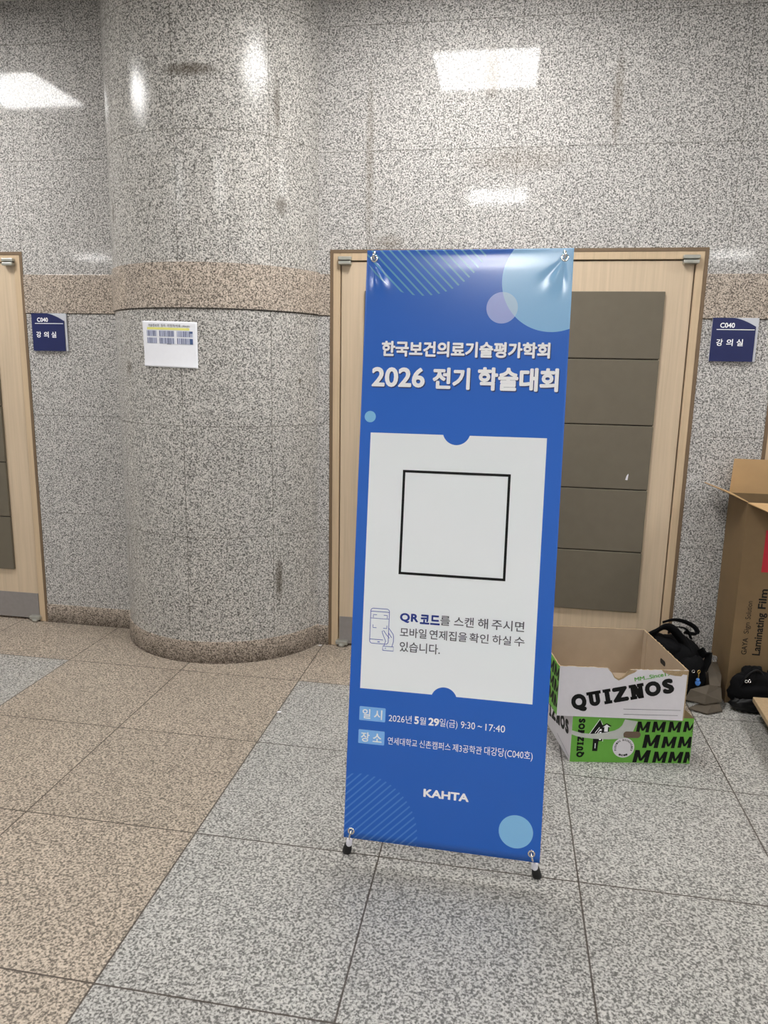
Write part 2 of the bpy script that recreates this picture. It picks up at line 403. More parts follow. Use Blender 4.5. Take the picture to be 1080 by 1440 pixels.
def letter_m(mb, x0, x1, y0, y1, fn, shear=0.0, clip=1e9, mi=0):
    w = x1 - x0; h = y1 - y0; t = .27 * w
    for P in ([(0, 0), (t, 0), (t, h), (0, h)], [(w - t, 0), (w, 0), (w, h), (w - t, h)],
              [(0, h), (t * 1.02, h), (w / 2 + t * .28, h * .14), (w / 2 - t * .28, h * .14)], [(w - t * 1.02, h), (w, h), (w / 2 + t * .28, h * .14), (w / 2 - t * .28, h * .14)]):
        pts = [(x0 + a + shear * b, y0 + b) for a, b in P]
        o = []                                       # cut off where the board ends
        for i in range(4):
            p, q = pts[i], pts[(i + 1) % 4]
            if p[0] <= clip: o.append(p)
            if (p[0] <= clip) != (q[0] <= clip):
                k = (clip - p[0]) / (q[0] - p[0]); o.append((clip, p[1] + (q[1] - p[1]) * k))
        if len(o) > 2: poly(mb, o, fn, mi)
def strip(mb, pts, wd, fn, mi=0, closed=False):
    pts = [Vector(p) for p in pts]; n = len(pts)
    L = []; Rr = []
    for i, p in enumerate(pts):
        a = pts[(i - 1) % n] if closed or i > 0 else p; b = pts[(i + 1) % n] if closed or i < n - 1 else p
        t = (b - a).normalized(); nn = Vector((-t.y, t.x)) * wd / 2
        L.append(p + nn); Rr.append(p - nn)
    k = n if closed else n - 1
    for i in range(k):
        j = (i + 1) % n
        mb.add([fn(*L[i]), fn(*L[j]), fn(*Rr[j]), fn(*Rr[i])], [(0, 1, 2, 3)], mi)
def poly(mb, pts, fn, mi=0): mb.add([fn(*p) for p in pts], [tuple(range(len(pts)))], mi)
def rrect(x0, y0, x1, y1, r, n=6):
    o = []
    for cx, cy, a in ((x1 - r, y1 - r, 0), (x0 + r, y1 - r, 90), (x0 + r, y0 + r, 180), (x1 - r, y0 + r, 270)):
        for k in range(n + 1):
            q = math.radians(a + 90 * k / n); o.append((cx + r * math.cos(q), cy + r * math.sin(q)))
    return o
def circle(cx, cy, r, n=40): return [(cx + r * math.cos(2 * PI * k / n), cy + r * math.sin(2 * PI * k / n)) for k in range(n)]

# ------------------------------------------------------------------ the banner stand
BMAT = Matrix.Translation((-.4344, -1.7626, .0829)) @ Matrix.Rotation(-.0168, 4, 'Z') @ Matrix.Rotation(-.141, 4, 'X') @ Matrix.Rotation(-.0022, 4, 'Y')
def bulge(X, Y):
    """how far the sheet stands off its plane (m, negative towards the viewer); X, Y in mm from the top left corner"""
    s = X / 600.0
    d = 0.0
    e = max(0.0, math.sin(PI * min(max((X - 22) / 556.0, 0), 1)))
    d += 0.0014 * e ** .5 * (1 - 1 / (1 + math.exp(-(Y - 38) / 7.0)))       # the top hem leans back a little above a soft bend
    d -= 0.0012 * e * math.exp(-(Y / 9.0) ** 2)
    for ex, sg in ((22.5, 1), (576, -1)):                                # folds that fan out from the eyelets
        dx, dy = (X - ex) * sg, Y - 26
        if dy > -10:
            L = math.hypot(dx, dy) + 1e-6; a = math.degrees(math.atan2(dx, dy))
            amp = .0035 * math.exp(-((L - 45) / 45.0) ** 2)
            d -= amp * (math.exp(-((a - 20) / 9.0) ** 2) - .8 * math.exp(-((a - 2) / 9.0) ** 2) - .5 * math.exp(-((a - 42) / 10.0) ** 2))
    d += 0.004 * math.sin(PI * s) * math.sin(PI * Y / 1800)
    return d
def bpt(X, Y, off=0.0):
    return BMAT @ Vector((X / 1000.0, bulge(X, Y) - off, (1800 - Y) / 1000.0))
stand = thing('banner_stand', 'tall blue conference banner with white card hung on a floor stand', 'banner', (-.134, -1.722, 0))

def banner_mat():
    t = NT('banner_print'); uv, x, y, _ = t.coords('UV')
    def disc(cx, cy, r):
        dx = t.math('SUBTRACT', x, cx); dy = t.math('SUBTRACT', y, cy)
        return t.math('LESS_THAN', t.math('ADD', t.math('MULTIPLY', dx, dx), t.math('MULTIPLY', dy, dy)), r * r)
    def stripes(sv, period, phase, hw):
        q = t.math('FRACT', t.math('ADD', t.math('DIVIDE', t.math('SUBTRACT', sv, phase), period), 0.5))
        return t.math('LESS_THAN', t.math('ABSOLUTE', t.math('SUBTRACT', q, 0.5)), hw / period)
    gr = t.math('DIVIDE', y, 1800.0)
    c = t.ramp(gr, [(0.0, lin((62, 113, 205))), (0.35, lin((50, 108, 205))), (1.0, lin((38, 99, 193)))])     # printed blue with the gloss of the light painted in, lighter towards the top
    f = t.math('MULTIPLY', disc(173, -65, 198), stripes(t.math('SUBTRACT', x, y), 26.6, 14.8, 3.4))
    c = t.mix(t.math('MULTIPLY', f, .8), c, lin((120, 186, 208)))
    f = t.math('MULTIPLY', disc(50, 1772, 180), stripes(t.math('ADD', x, y), 24.1, 0.3, 3.2))
    c = t.mix(t.math('MULTIPLY', f, .55), c, lin((88, 146, 216)))
    big = disc(548, 90, 146)
    c = t.mix(big, c, lin((150, 198, 238)))
    sm = disc(406, 167.5, 45); c = t.mix(t.math('MULTIPLY', sm, .68), c, lin((200, 206, 248)))
    c = t.mix(t.math('MULTIPLY', t.math('MULTIPLY', sm, big), .55), c, lin((190, 222, 232)))
    c = t.mix(disc(29.5, 492.5, 17), c, lin((140, 200, 240)))
    c = t.mix(disc(525.5, 1714, 50.5), c, lin((136, 194, 238)))
    card = t.math('MULTIPLY', t.math('MULTIPLY', t.math('GREATER_THAN', x, 33), t.math('LESS_THAN', x, 553.5)),
                  t.math('MULTIPLY', t.math('GREATER_THAN', y, 540), t.math('LESS_THAN', y, 1324)))
    notch = t.math('MAXIMUM', disc(291.5, 528, 41), disc(291.5, 1338, 39.5))
    card = t.math('MULTIPLY', card, t.math('SUBTRACT', 1.0, notch))
    c = t.mix(card, c, lin((245, 249, 252)))
    return t.out(c, 0.19, spec=0.45)
M['banner'] = banner_mat()
m = MB(); m.uv = []
nx = 120; ys = [1.8 * k for k in range(0, 170)] + [306 + (1800 - 306) * k / 60 for k in range(0, 61)]
for y in ys:
    for i in range(nx + 1):
        m.v.append(tuple(bpt(600 * i / nx, y))); m.uv.append((600 * i / nx, y))
for j in range(len(ys) - 1):
    for i in range(nx):
        a = j * (nx + 1) + i; m.f.append((a, a + nx + 1, a + nx + 2, a + 1)); m.m.append(0)
sheet = m.build('banner_sheet', M['banner'], stand, smooth=True, fix=False)
md = sheet.modifiers.new('thickness', 'SOLIDIFY'); md.thickness = .0006; md.offset = -1 
B1 = lambda X, Y: bpt(X, Y, .0009); B0 = lambda X, Y: bpt(X, Y, .0006)
TITLES = [('한국보건의료기술평가학회', 56, 549, 312, 266, .040), ('2026', 29.5, 190, 402.5, 344, .032), ('전기', 213, 323.5, 406, 342, .042), ('학술대회', 345.5, 577, 407, 339, .042)]
m = MB()
for b, x0, x1, y0, y1, wt in TITLES: text_box(m, b, x0 + 2.6, x1 + 2.6, y0 + 3.4, y1 + 3.4, B0, wt)
m.build('title_shadow', M['ink_shadow'], sheet, fix=False)
m = MB()
for b, x0, x1, y0, y1, wt in TITLES: text_box(m, b, x0, x1, y0, y1, B1, wt)
m.build('title_lettering', M['white_print'], sheet, fix=False)
m = MB(); 
for b, x0, x1, wt in (('QR', 147, 203, .04), ('코드', 208, 268.5, .042)): text_box(m, b, x0, x1, 1111, 1081.5, B1, wt, 1.1)
m.build('heading_lettering', M['ink_navy'], sheet, fix=False)
m = MB()
for b, x0, x1, y0, y1 in (('를', 270, 299, 1110, 1081), ('스캔', 311, 370, 1110, 1080), ('해', 382, 412, 1110.5, 1080), ('주시면', 423, 518, 1111, 1080),
                          ('모바일', 149, 230, 1155, 1126), ('연제집을', 239, 352, 1155, 1126), ('확인', 359, 416, 1154.5, 1126), ('하실', 427, 482, 1154, 1126), ('수', 491, 521, 1154, 1126),
                          ('있습니다.', 150, 273, 1200, 1169)):
    text_box(m, b, x0, x1, y0, y1, B1, .009)
m.build('instruction_lettering', M['ink_grey'], sheet, fix=False)
m = MB()
o0, o1 = (136.5, 648.5, 456, 964), (144, 656, 448.5, 956.5)
for q in ((o0[0], o0[1], o0[2], o1[1]), (o0[0], o1[3], o0[2], o0[3]), (o0[0], o1[1], o1[0], o1[3]), (o1[2], o1[1], o0[2], o1[3])):
    poly(m, [(q[0], q[3]), (q[2], q[3]), (q[2], q[1]), (q[0], q[1])], B1)
m.build('square_border', M['ink_black'], sheet, fix=False)
# phone held in a hand, drawn in thin blue lines
m = MB(); W = 1.9
strip(m, rrect(56.5, 1073.5, 114, 1181.5, 8), W, B1, closed=True)
strip(m, [(57, 1083), (113.5, 1083)], W, B1); strip(m, [(57, 1104), (113.5, 1104)], W * .8, B1); strip(m, [(57, 1169), (98, 1169)], W, B1); strip(m, [(81, 1176), (88, 1176)], W * 1.4, B1)
for cx, cy, sx, sy in ((65, 1093, 1, 1), (108, 1093, -1, 1), (65, 1133, 1, -1), (108, 1133, -1, -1)):
    strip(m, [(cx + 11 * sx, cy), (cx, cy), (cx, cy + 9 * sy)], W, B1)
strip(m, [(98, 1201), (98, 1188), (131, 1188), (131, 1201), (98, 1201)], W, B1); strip(m, [(104, 1194), (108, 1194)], W, B1)
strip(m, [(101, 1188), (106, 1172), (96, 1150), (94, 1142), (99, 1140), (106, 1150), (117, 1162)], W, B1)
strip(m, [(114, 1131), (128, 1149), (130, 1157), (130, 1172), (126, 1188)], W, B1); strip(m, [(114, 1146), (124, 1160)], W, B1)
m.build('phone_drawing', M['ink_line'], sheet, fix=False)
m = MB()
for y0, y1 in ((1380, 1423.5), (1452.5, 1496)): poly(m, list(reversed(rrect(34, y0, 115.5, y1, 3))), B0)
m.build('caption_tag', M['tag_blue'], sheet, fix=False)
LINES = {'caption_lettering': (('일', 44, 69, 1417, 1387, .018), ('시', 80, 105.5, 1417, 1387, .018), ('장', 42, 69, 1490, 1460, .018), ('소', 79, 107, 1488, 1461, .018)),
 'date_lettering': (('2026년', 126, 197, 1419.5, 1395, .0), ('5', 205, 219, 1419, 1395, .035), ('월', 221.5, 241, 1419.5, 1396, 0), ('29', 248, 281, 1419, 1395, .035), ('일(금)', 282.5, 336.5, 1423, 1394, 0),
        ('9:30', 346.5, 389, 1417, 1396, 0), ('~', 397, 410, 1409, 1404, 0), ('17:40', 420, 478, 1417, 1396, 0)),
 'place_lettering': (('연세대학교', 126.5, 217, 1490.5, 1467, 0), ('신촌캠퍼스', 224, 319, 1490.5, 1467, 0), ('제3공학관', 325, 413, 1491, 1467, 0), ('대강당(C040호)', 420, 562.5, 1495, 1464.5, 0))}
for nm in LINES:
    m = MB()
    for b, x0, x1, y0, y1, wt in LINES[nm]: text_box(m, b, x0, x1, y0, y1, B1, wt)
    m.build(nm, M['white_print'], sheet, fix=False)
m = MB(); text_box(m, 'KAHTA', 243.5, 381.5, 1641, 1616, B1, .04); m.build('society_lettering', M['white_print'], sheet, fix=False)
# eyelets, hooks, rods and feet
BN = (BMAT.to_3x3() @ Vector((0, -1, 0))).normalized()
for X, Y in ((22.5, 24.5), (576, 26.5), (23.7, 1776.8), (574.5, 1774)):
    m = MB(); c = bpt(X, Y, .001); m.torus(c, BN, .0085, .0032, 28, 10); m.build('eyelet', M['chrome'], sheet, smooth=True)
HUB = Vector((-.134, -1.60, .86))
m = MB(); m.tube([HUB + Vector((0, .03, -.05)), HUB + Vector((0, .03, .05))], .026, 18); m.tube([HUB + Vector((0, -.02, 0)), HUB + Vector((0, .055, 0))], .02, 16)
m.build('hub', M['rubber'], stand, bevel=.003)
for X, Y, sg in ((22.5, 24.5, 1), (576, 26.5, -1)):
    e = bpt(X, Y); up = bpt(X, Y - 16); back = -BN
    tip = e + back * .03 - Vector((0, 0, .03))
    m = MB(); m.tube([HUB + Vector((-sg * .02, .03, .02)), HUB.lerp(tip, .55) + Vector((-sg * .02, .02, 0)), tip], .0042, 10); m.build('arm', M['white_plastic'], stand, smooth=True)
    m = MB(); hw = [tip, e + back * .02 + Vector((sg * .004, 0, .012)), bpt(X + sg * 5, Y - 15) + back * .004, bpt(X + sg * 3, Y - 17) + BN * .007, bpt(X - sg * 0, Y - 12) + BN * .012, bpt(X - sg * 1, Y - 4) + BN * .012, bpt(X + sg * 1, Y + 3) + BN * .007, bpt(X + sg * 4, Y + 4) - BN * .002]
    m.tube(hw, [.0035, .0035, .0035, .0036, .0038, .004, .0036, .003], 10); m.build('hook', M['chrome'], stand, smooth=True)
for X, Y, foot, sg in ((23.7, 1776.8, Vector((-.4326, -1.7200, 0)), 1), (574.5, 1774, Vector((.1643, -1.7220, 0)), -1)):
    col = foot + Vector((sg * .009, -.010, .047))
    m = MB(); m.tube([HUB + Vector((-sg * .02, .03, -.02)), col + Vector((sg * .01, .03, .06)), col + Vector((0, .004, .0))], .0055, 12); m.build('leg', M['white_plastic'], stand, smooth=True)
    fo = MB(); fo.tube([foot + Vector((0, 0, 0)), foot + Vector((0, 0, .004)), foot + Vector((sg * .003, -.003, .016)), foot + Vector((sg * .006, -.006, .034)), foot + Vector((sg * .006, -.006, .036))], [.0125, .0145, .0140, .0115, .009], 18)
    ft = fo.build('rubber_foot', M['rubber'], stand, smooth=True)
    m = MB(); m.tube([col + Vector((-sg * .002, .001, -.014)), col + Vector((0, 0, -.010)), col + Vector((sg * .001, 0, .004)), col + Vector((sg * .002, -.001, .010))], [.0075, .0098, .0098, .006], 16)
    m.build('collar', M['white_plastic'], stand, smooth=True)
    m = MB(); m.tube([col + Vector((sg * .001, -.002, .008)), bpt(X - sg * 3, Y + 14) + BN * .010, bpt(X, Y) + BN * .006, bpt(X, Y - 2) - BN * .008], .0030, 10); m.build('hook', M['chrome'], stand, smooth=True)
m = MB(); rf = Vector((-.134, -1.16, .0)); m.tube([HUB + Vector((0, .04, -.02)), rf + Vector((0, 0, .03))], .006, 12); m.build('leg', M['white_plastic'], stand, smooth=True)
m = MB(); m.tube([rf, rf + Vector((0, 0, .004)), rf + Vector((0, -.005, .034))], [.0125, .0145, .011], 16); m.build('rubber_foot', M['rubber'], stand, smooth=True)

# ------------------------------------------------------------------ room signs
def room_sign(x0, z1, wd, label):
    t = thing('room_sign', label, 'sign', (x0, 0, z1 - .2), 'room signs beside the doors')
    m = MB(); m.box((x0, -.010, z1 - .2), (x0 + wd, 0.001, z1)); m.build('back_plate', M['sign_silver'], t, bevel=.0015)
    fw = wd - .012; arc = [(fw * (.45 + .55 * k / 14), .2 - .040 * (k / 14) ** 1.6) for k in range(15)]
    pts = [(0, 0), (fw, 0)] + list(reversed(arc)) + [(0, .2)]
    m = MB(); n = len(pts)
    m.add([(x0 + a, -.014, z1 - .2 + b) for a, b in pts] + [(x0 + a, -.0095, z1 - .2 + b) for a, b in pts],
          [tuple(range(n)), tuple(n + i for i in reversed(range(n)))] + [(i, (i + 1) % n, n + (i + 1) % n, n + i) for i in range(n)])
    face = m.build('name_face', M['navy'], t)
    F = lambda X, Y: (x0 + X, -.0147, z1 - .2 + Y); k = wd / .205
    m = MB(); text_box(m, 'C040', .034 * k, .099 * k, .154, .177, F, .022); m.build('number_lettering', M['white_print'], face, fix=False)
    m = MB(); poly(m, [(.020 * k, .1445), (.188 * k, .1445), (.188 * k, .1475), (.020 * k, .1475)], F); m.build('underline', M['white_print'], face, fix=False)
    m = MB()
    for i, ch in enumerate('강의실'): text_box(m, ch, (.024 + .045 * i) * k, (.053 + .045 * i) * k, .071, .103, F, .02)
    m.build('lettering', M['white_print'], face, fix=False)
room_sign(.9345, 1.7838, .205, 'navy room sign with white lettering right of the middle door')
room_sign(-2.5895, 1.7785, .205, 'navy room sign with white lettering between left door and pillar')

# ------------------------------------------------------------------ paper on the pillar
A0, A1 = math.radians(-112.9), math.radians(-83.3)
def ppt(s, t, off=0.0):                          # s across 0..1, t down 0..1
    z = (1 - s) * (1.724 - .215 * t) + s * (1.717 - .216 * t)
    curl = .006 * max(0, t - .75) ** 2 * 16 * (0.3 + abs(s - .4)) + .0015
    a = A0 + (A1 - A0) * s + .004 * t * (1 - s) * 3
    r = PR + curl + off
    return (PCX + r * math.cos(a), PCY + r * math.sin(a), z)
pp = MB(); n = 28
for j in range(n + 1):
    for i in range(n + 1): pp.v.append(ppt(i / n, j / n))
for j in range(n):
    for i in range(n): q = j * (n + 1) + i; pp.f.append((q, q + n + 1, q + n + 2, q + 1)); pp.m.append(0)
note = thing('paper_notice', 'white paper sheet with seat table and yellow line taped to pillar', 'notice', (PCX + PR * math.cos(-1.71), PCY + PR * math.sin(-1.71), 1.51))
sh = pp.build('sheet', M['paper'], note, smooth=True, fix=False); md = sh.modifiers.new('thickness', 'SOLIDIFY'); md.thickness = .0004; md.offset = -1
PF = lambda s, t: ppt(s, t, .0012); PG = lambda s, t: ppt(s, t, .0009)
m = MB()
for i in range(16):
    a, b = .10 + .775 * i / 16, .10 + .775 * (i + 1) / 16; poly(m, [(a, .185), (b, .185), (b, .135), (a, .135)], PG)
m.build('highlighter_line', M['yellow'], sh, fix=False)
m = MB(); 
for b, x0, x1 in (('기술정보와', .13, .355), ('등의', .385, .465), ('지정좌석표', .50, .735), ('(예비용)', .755, .885)): text_box(m, b, x0, x1, .125, .06 if x0 < .7 else .075, PF, .004)
m.build('lettering', M['ink_grey'], sh, fix=False)
m = MB(); poly(m, [(.48, .497), (.56, .497), (.56, .487), (.48, .487)], PF); m.build('caption_mark', M['ink_grey'], sh, fix=False)
cell = MB(); bars = MB(); rr = random.Random(3)
for (t0, t1) in ((.205, .33), (.36, .485)):
    for (a, b) in ((.09, .295), (.345, .62), (.665, .93)):
        k = 8
        for i in range(k): u0, u1 = a + (b - a) * i / k, a + (b - a) * (i + 1) / k; poly(cell, [(u0, t1), (u1, t1), (u1, t0), (u0, t0)], PG)
        u = a
        while u < b - .02:
            wd = rr.choice((.006, .010, .016)); poly(bars, [(u, t1), (u + wd, t1), (u + wd, t0), (u, t0)], PF); u += wd + rr.choice((.008, .014, .024))
    q0, q1 = (.365, .485) if t0 > .3 else (.205, .25)
    dk = MB(); poly(dk, [(.88, q1), (.925, q1), (.925, q0), (.88, q0)], lambda s, t: ppt(s, t, .0015)); dk.build('seat_block', M['slate_dark'], sh, fix=False)
cell.build('seat_table', M['lavender'], sh, fix=False); bars.build('seat_bars', M['slate'], sh, fix=False)

# ------------------------------------------------------------------ cartons
def plane_fn(O, U, N, off=0.0):
    O, U, N = Vector(O), Vector(U).normalized(), Vector(N).normalized()
    return lambda X, Z: O + U * (X / 1000.0) + Vector((0, 0, Z / 1000.0)) + N * off
def wall_panel(mb, O, U, prof, th, Nrm, mo, mi, me):
    """a board standing on the line O+U, outline prof (mm along, mm up), thickness th inwards"""
    fo = plane_fn(O, U, Nrm, 0); fi = plane_fn(O, U, Nrm, -th); n = len(prof)
    mb.add([fo(*p) for p in prof], [tuple(range(n))], mo); mb.add([fi(*p) for p in prof], [tuple(reversed(range(n)))], mi)
    V = [fo(*p) for p in prof] + [fi(*p) for p in prof]
    mb.add(V, [(i, (i + 1) % n, n + (i + 1) % n, n + i) for i in range(n)], me)
def torn(a, b, step=9, amp=1.6, seed=1):
    r = random.Random(seed); n = max(2, int(math.hypot(b[0] - a[0], b[1] - a[1]) / step)); o = []
    for i in range(n): q = i / n; o.append((a[0] + (b[0] - a[0]) * q, a[1] + (b[1] - a[1]) * q + r.uniform(-amp, amp)))
    return o
FL, FR = Vector((.2545, -1.018, .205)), Vector((.742, -.962, .205)); BK = Vector((-.087, .432, 0)); BL, BR = FL + BK, FR + BK
def outn(a, b):
    t = (b - a).normalized(); return Vector((t.y, -t.x, 0))
upper = thing('carton', 'open white and green carton with torn rim, stacked on the lower green carton', 'box', ((FL + BR) / 2 - Vector((0, 0, 0))), 'two stacked food cartons')
body = MB(); TH = .0045; H0 = -10
Wf = (FR - FL).length * 1000; Wd = BK.length * 1000
front_top = [(Wf, 198)] + torn((Wf - 4, 199), (392, 197), 8, 1.5, 2) + torn((392, 197), (262, 193), 8, 1.5, 3) + [(257, 182), (250, 170), (238, 160), (227, 155), (214, 160), (205, 173), (195, 187), (183, 196)] + torn((180, 197), (0, 197), 8, 1.5, 4) + [(0, 197)]
wall_panel(body, FL, FR - FL, [(0, H0), (Wf, H0)] + front_top, TH, outn(FL, FR), 0, 1, 2)
wall_panel(body, BR, BL - BR, [(0, H0), (Wf, H0), (Wf, 203)] + torn((Wf - 8, 204), (8, 202), 14, 1.0, 5) + [(0, 202)], TH, outn(BR, BL), 1, 1, 2)
wall_panel(body, BL, FL - BL, [(0, H0), (Wd, H0), (Wd, 197)] + torn((Wd - 6, 194), (8, 199), 9, 2.0, 6) + [(0, 200)], TH, outn(BL, FL), 3, 1, 2)
wall_panel(body, FR, BR - FR, [(0, H0), (Wd, H0), (Wd, 200)] + torn((Wd - 6, 201), (8, 198), 9, 2.0, 7) + [(0, 198)], TH, outn(FR, BR), 3, 1, 2)
zb = FL.z + H0 / 1000
body.add([Vector((p.x, p.y, zb)) for p in (FL, FR, BR, BL)] + [Vector((p.x, p.y, zb + TH)) for p in (FL, FR, BR, BL)], [(3, 2, 1, 0), (4, 5, 6, 7)], 1)
bo = body.build('carton_body', [M['box_white'], M['kraft'], M['kraft_torn'], M['box_green']], upper)
uf = plane_fn(FL, FR - FL, outn(FL, FR), .0006); uf2 = plane_fn(FL, FR - FL, outn(FL, FR), .0009)
def slab_word(mb, items, fn, ox, oy, ang, cap, mi=0, wt=.075):
    """heavy slab letters set along a slanted baseline: items are (char, x0, x1)"""
    ca, sa = math.cos(ang), math.sin(ang); rot = lambda x, y: (ox + x * ca - y * sa, oy + x * sa + y * ca)
    for ch, x0, x1 in items:
        if ch in 'QOSZ': 
            text_box(mb, ch, x0, x1, -cap * (.22 if ch == 'Q' else 0.0), cap, fn, wt, 1, mi, 0, rot); 
            continue
        t = cap * .27; s = cap * .21
        R = lambda a, b, c, d: poly(mb, [rot(a, b), rot(c, b), rot(c, d), rot(a, d)], fn, mi)
        if ch == 'I':
            mid = (x0 + x1) / 2; R(mid - t * .55, 0, mid + t * .55, cap); R(x0, 0, x1, s); R(x0, cap - s, x1, cap)
        if ch == 'U':
            wI = x1 - x0; pin = .12 * wI; a, b = x0 + pin, x1 - pin; rO = (b - a) / 2; rI = rO - t; cx = (a + b) / 2
            R(a, rO, a + t, cap); R(b - t, rO, b, cap); R(x0, cap - s, a + t + .08 * wI, cap); R(b - t - .08 * wI, cap - s, x1, cap)
            for k in range(12):
                q0, q1 = PI + PI * k / 12, PI + PI * (k + 1) / 12
                poly(mb, [rot(cx + rI * math.cos(q0), rO + rI * .95 * math.sin(q0)), rot(cx + rO * math.cos(q0), rO + rO * math.sin(q0)), rot(cx + rO * math.cos(q1), rO + rO * math.sin(q1)), rot(cx + rI * math.cos(q1), rO + rI * .95 * math.sin(q1))], fn, mi)
        if ch == 'N':
            wI = x1 - x0; pin = .1 * wI; a, b = x0 + pin, x1 - pin
            R(a, 0, a + t, cap); R(b - t, 0, b, cap); R(x0, 0, a + t + .06 * wI, s); R(x0, cap - s, a + t, cap); R(b - t - .06 * wI, cap - s, x1, cap)
            poly(mb, [rot(a, cap), rot(b - t * 1.25, 0), rot(b, 0), rot(a + t * 1.25, cap)], fn, mi)
m = MB(); cap = 62
QW = [('Q', 0, 62), ('U', 66, 124), ('I', 132, 164), ('Z', 168, 232), ('N', 238, 298), ('O', 300, 364), ('S', 370, 416)]
slab_word(m, [(c, a * .952, b * .952) for c, a, b in QW], uf2, 60, 17, math.radians(13.0), cap)
m.build('brand_lettering', M['ink_black'], bo, fix=False)
m = MB(); ca, sa = math.cos(.23), math.sin(.23)
text_box(m, 'MM...Since198', 0, 150, 0, 17, uf, .03, 1.0, 0, 0, lambda x, y: (290 + x * ca - y * sa, 145 + x * sa + y * ca)); m.build('slogan_lettering', M['green_ink'], bo, fix=False)
m = MB(); poly(m, [(256, 28), (475, 32), (475, 33.6), (256, 30)], uf); poly(m, [(258, 6), (466, 10), (466, 11.6), (258, 8)], uf); m.build('writing_line', M['ink_grey'], bo, fix=False)
m = MB(); poly(m, [(388, 197), (396, 187), (420, 179), (440, 175), (463, 174), (470, 182), (488, 180), (490, 198), (440, 196)], uf2)
o = m.build('torn_patch', M['kraft_torn'], bo, fix=False); o['label'] = 'torn brown corrugated patch at the right of the rim'; m = MB()
poly(m, [(181, 196), (199, 178), (211, 157), (228, 147), (246, 156), (262, 170), (286, 182), (296, 192), (262, 193), (257, 182), (250, 170), (238, 160), (227, 155), (214, 160), (205, 173), (195, 187)], uf2)
o = m.build('torn_notch', M['kraft_torn'], bo, fix=False); o['label'] = 'torn brown edge of the half round grip notch'
ul = plane_fn(BL, FL - BL, outn(BL, FL), .0006); m = MB()
for k, z in enumerate((132, 72, 12)):
    for i in range(5):
        x0 = 40 + i * 82 + k * 10
        letter_m(m, x0, x0 + 74, z, z + 52, ul, .14, Wd - 3)
m.build('pattern_lettering', M['ink_black'], bo, fix=False)
ur = plane_fn(FR, BR - FR, -outn(FR, BR), TH + .0005); m = MB(); poly(m, rrect(196, 128, 248, 150, 10) , ur); m.build('hand_hole', M['gap'], bo, fix=False)
m = MB(); q = plane_fn(FR, BR - FR, -outn(FR, BR), TH + .0025); q0 = plane_fn(FR, BR - FR, -outn(FR, BR), TH)
pts = [(Wd - 44, 0), (Wd - 6, 0), (Wd - 6, 198), (Wd - 40, 199)]; m.add([q(*p) for p in pts] + [q0(*p) for p in pts], [(0, 1, 2, 3), (0, 1, 5, 4), (1, 2, 6, 5), (2, 3, 7, 6), (3, 0, 4, 7)]); m.build('glue_flap', M['kraft'], bo)

# lower carton
LF, LR = Vector((.318, -1.011, 0)), Vector((.789, -.931, 0)); LB = Vector((-.101, .432, 0)); LH = .194
lower = thing('carton', 'closed green carton with black lettering standing on the floor', 'box', (LF + LR + LB) / 2 * 1.0, 'two stacked food cartons')
body = MB(); c4 = [LF, LR, LR + LB, LF + LB]; up = Vector((0, 0, LH))
V = c4 + [p + up for p in c4]
body.add(V, [(0, 1, 5, 4)], 0); body.add(V, [(1, 2, 6, 5)], 1); body.add(V, [(2, 3, 7, 6)], 0); body.add(V, [(3, 0, 4, 7)], 1); body.add(V, [(4, 5, 6, 7)], 2); body.add(V, [(3, 2, 1, 0)], 2)
lb = body.build('carton_body', [M['box_green'], M['box_white'], M['kraft_dark']], lower, bevel=.002, seg=1)
N = outn(LF, LR); lf = plane_fn(LF, LR - LF, N, .0006); lf2 = plane_fn(LF, LR - LF, N, .0010); lf3 = plane_fn(LF, LR - LF, N, .0014); lf4 = plane_fn(LF, LR - LF, N, .0018)
WL = (LR - LF).length * 1000
def clipx(mb, lim):   # cut lettering off at the carton's edge
    pass
m = MB()
for x, wd, y, h, sh in [(253, 50, 132, 45, .10), (315, 49, 133, 45, .10), (378, 48, 134, 45, .10), (438, 48, 136, 45, .10),
        (283, 62, 65, 57, .12), (359, 52, 66, 49, .12), (423, 52, 68, 48, .12), (249, 62, 1.5, 54, .16), (328, 52, 2, 48, .14), (391, 52, 2.5, 48, .14), (451, 52, 3, 48, .14)]:
    letter_m(m, x, x + wd, y, y + h, lf, sh, WL - 2)
m.build('pattern_lettering', M['ink_black'], lb, fix=False)
m = MB(); rotv = lambda x, y: (52 - y, 20 + x)
slab_word(m, [(c, a * .40, b * .40) for c, a, b in QW], lambda X, Y: lf(*rotv(X, Y)), 0, 2, 0.0, 26)
m.build('brand_lettering', M['ink_black'], lb, fix=False)
m = MB()
poly(m, [(72, 122), (108, 182), (120, 158), (135, 168), (156, 156), (146, 154), (146, 128), (124, 122), (122, 92), (108, 90), (106, 48), (86, 48), (86, 118)], lf)
m.build('arrow_print', M['ink_black'], lb, fix=False)
m = MB(); poly(m, [(120, 150), (135, 163), (150, 152), (141, 152), (141, 132), (127, 132), (127, 152)], lf2); strip(m, [(70, 121), (107, 185), (119, 162)], 2.2, lf2); strip(m, [(124, 90), (124, 120)], 2.2, lf2)
for i in range(4): poly(m, [(109, 96 + i * 13), (117, 96 + i * 13), (117, 104 + i * 13), (109, 104 + i * 13)], lf2)
strip(m, [(92, 126), (108, 150)], 2.5, lf2); strip(m, [(100, 122), (110, 140)], 2.5, lf2); strip(m, [(96, 60), (96, 82)], 3, lf2)
m.build('arrow_outline', M['white_print'], lb, fix=False)
m = MB(); poly(m, list(circle(209, 65, 43)), lf2); o = m.build('round_emblem', M['box_white'], lb, fix=False)
m = MB()
